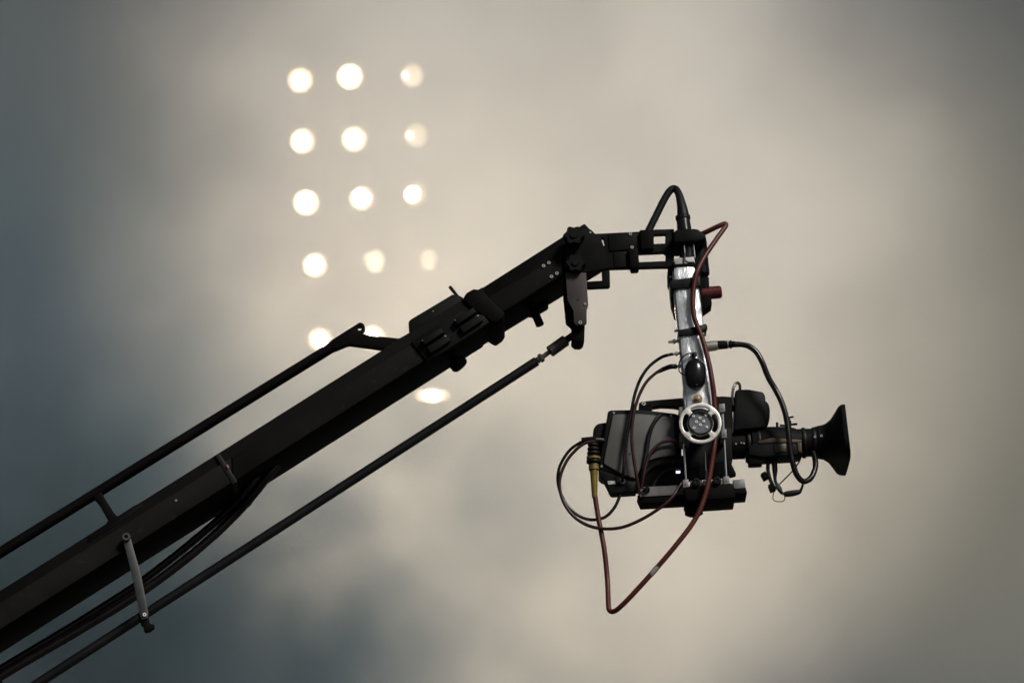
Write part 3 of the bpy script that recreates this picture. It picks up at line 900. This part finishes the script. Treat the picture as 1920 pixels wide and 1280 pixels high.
boot = add('boot', lathe(P(1115, 932, -.055), P(1112, 828, -.055) - P(1115, 932, -.055), [(0, 0), (0, M(5)), (.05, M(6.8)), (.066, M(7.6)), (.068, M(9.5)), (.082, M(9.2)), (.083, M(7.5)), (.09, M(7.5))], 18), YELLOW, rc)
bd = (P(1112, 828, -.055) - P(1115, 932, -.055)).normalized()
prof = []
for k in range(5):
    t0 = .084 + k * .0105
    rk = 13.5 - k * .9
    prof += [(t0, M(rk - 4)), (t0 + .002, M(rk)), (t0 + .007, M(rk)), (t0 + .009, M(rk - 4))]
add('bellows', lathe(P(1115, 932, -.055), bd, [(.082, 0)] + prof + [(.136, 0)], 20), COILBR, rc)
add('band', lathe(P(1115, 932, -.055), bd, [(.094, M(11.5)), (.094, M(13)), (.099, M(13)), (.099, M(11))], 20), YELLOW, boot)

CY = BODF - .024
cable('signal_cable', [(1260, 664, PF + .02), (1250, 666, PF + .01), (1236, 672, CY), (1216, 688, CY), (1200, 712, CY), (1190, 740, CY), (1185, 765, CY), (1181, 790, CY), (1176, 818, CY), (1172, 850, CY), (1169, 880, CY), (1167, 902, BODF - .006)], 3.0, HOSE,
      'thin black cable arching from the post to a socket low on the camera side')
k2 = root('signal_cable', P(1232, 698, CY), 'thin maroon cable with a rubber boot arching from the post over the camera side', 'cable')
add('jacket', tube([(1245, 691, CY), (1230, 699, CY - .002), (1212, 716, CY - .003), (1198, 742, CY - .004), (1189, 772, CY - .004), (1185, 800, CY - .004), (1185, 830, CY - .004), (1189, 865, CY - .003), (1194, 895, CY), (1199, 925, CY + .01)], 3.0), MAROON, k2)
add('boot', tube([(1267, 687, PF + .02), (1258, 687, PF + .012), (1246, 691, CY), (1234, 697, CY - .002, 3.4)], 4.6), RUBBER, k2)
LYc = -.05
cable('loop_cable', [(1134, 823, LYc), (1118, 823, LYc), (1096, 826, LYc), (1071, 841, LYc), (1053, 866, LYc), (1046, 890, LYc), (1048, 914, LYc), (1056, 934, LYc), (1070, 954, LYc), (1090, 969, LYc), (1112, 974, LYc), (1134, 969, LYc), (1150, 954, LYc), (1160, 935, LYc), (1165, 915, LYc)], 2.9, HOSE,
      'thin black cable looping off the camera back, the upper loop')
cable('loop_cable', [(1134, 826, LYc - .01), (1114, 827, LYc - .01), (1092, 833, LYc - .01), (1068, 856, LYc - .01), (1054, 882, LYc - .01), (1049, 905, LYc - .01), (1053, 931, LYc - .01), (1065, 955, LYc - .01), (1085, 975, LYc - .01), (1110, 987, LYc - .015), (1140, 991, LYc - .02), (1170, 987, LYc - .03), (1205, 972, LYc - .04), (1240, 950, -.10), (1262, 930, -.10), (1278, 905, -.09)], 3.1, MAROON,
      'thin maroon cable looping off the camera back, the lower and longer loop')
kp = add('plug', join(lathe(P(1139, 823.5, LYc - .004), P(1092, 824.5, LYc - .004) - P(1139, 823.5, LYc - .004), [(0, 0), (0, M(3)), (.022, M(3)), (.022, M(6)), (.04, M(6)), (.062, M(4.5)), (.062, 0)], 14)), [BLACK2], label='black cable plug with a shiny collar pushed into the camera back', cat='plug')
add('collar', lathe(P(1132, 823.2, LYc - .014), P(1116, 822.5, LYc - .014) - P(1132, 823.2, LYc - .014), [(0, 0), (0, M(2.2)), (.018, M(2.2)), (.018, 0)], 12), CHROME, kp)
cable('jumper_cable', [(1290, 846, BODF - .012), (1282, 836, BODF - .016), (1270, 828, BODF - .018), (1256, 826, BODF - .018), (1238, 831, BODF - .018), (1222, 846, BODF - .018), (1213, 866, BODF - .018), (1207, 890, BODF - .018), (1203, 915, BODF - .014)], 2.9, MAROON,
      'short maroon cable arched across the camera side below the dial')
cable('jumper_cable', [(1240, 777, BODF - .004), (1232, 784, BODF - .010), (1223, 799, BODF - .012), (1216, 822, BODF - .012), (1212, 850, BODF - .012), (1207, 880, BODF - .014), (1202, 915, BODF - .012)], 3.8, RUBBER,  # dark tube laid along the dark line on the side cover
      'thicker dark line running down the grey camera side cover')
# lens cable
XY = PF + .02
cable('lens_cable', [(1364, 645.5, XY), (1376, 645.5, XY, 5.6), (1392, 646, XY, 5), (1406, 650, XY), (1419, 661, XY), (1430, 681, XY), (1440, 706, XY + .005), (1452, 727, XY + .01), (1463, 748, XY + .01), (1471, 770, XY + .01), (1476, 793, XY + .01), (1479, 818, XY + .01), (1482, 845, XY + .012), (1487, 870, XY + .015), (1494, 890, XY + .02), (1506, 902, XY + .03), (1519, 897, XY + .04), (1527, 882, XY + .05), (1529, 865, XY + .06), (1525, 848, XY + .07)], 5.3, HOSE,
      'black cable sweeping from the post connector over the lens into a loop', segs=12)
GY = -.03
g1 = root('hanging_lead', P(1450, 915, GY), 'short black lead with a square clip hanging under the lens', 'cable')
add('jacket', tube([(1441, 852, GY), (1440, 866, GY), (1440, 882, GY), (1444, 898, GY), (1450, 912, GY), (1452, 918, GY)], 3.6), HOSE, g1)
add('clip', prism(quad(1434, 890.5, 10, 13, 28), GY - .01, GY + .01, .001), BLACK, g1)
add('connector', prism(quad(1448, 912, 11, 13, 22), GY - .012, GY + .008, .001), BLACK2, g1)
g2 = root('hanging_lead', P(1460, 920, GY), 'tapered black lead with a dark green tag ending in a fat tube under the lens', 'cable')
add('jacket', tube([(1452, 852, GY, 5.5), (1452, 865, GY, 5.5), (1453, 882, GY, 5), (1453, 896, GY, 3.2), (1455, 905, GY, 3), (1461, 917, GY, 4), (1468, 926, GY, 2.6)], 5), HOSE, g2)
add('tag', prism([(1456, 903), (1462, 907), (1467, 916), (1466, 922), (1460, 917), (1453, 912)], GY - .008, GY + .004, .001), GREEN, g2)
add('tube', tube([(1469, 927, GY, 3), (1473, 926, GY, 5.2), (1485, 924.5, GY, 5.8), (1497, 922, GY, 4.8), (1501, 919, GY, 3), (1504.5, 911, GY, 2.3), (1506, 902, GY, 2.3)], 5), RUBBER, g2)
cable('thin_wire', [(1503, 852, GY), (1500, 862, GY), (1494, 872, GY), (1482, 887, GY), (1471, 898, GY), (1462, 907, GY)], 1.3, HOSE, 'thin black wire slanting from the lens underside to the green tag', 'wire', segs=8)
cable('thin_wire', [(1454, 915, GY - .004), (1450, 926, GY - .004), (1449.5, 935, GY - .004), (1454, 939, GY - .004), (1462, 940, GY - .004), (1469, 938.5, GY - .004), (1471.5, 934, GY - .004), (1471, 929, GY - .004)], 0.9, HOSE, 'fine wire loop dangling lowest under the lens leads', 'wire', segs=8)
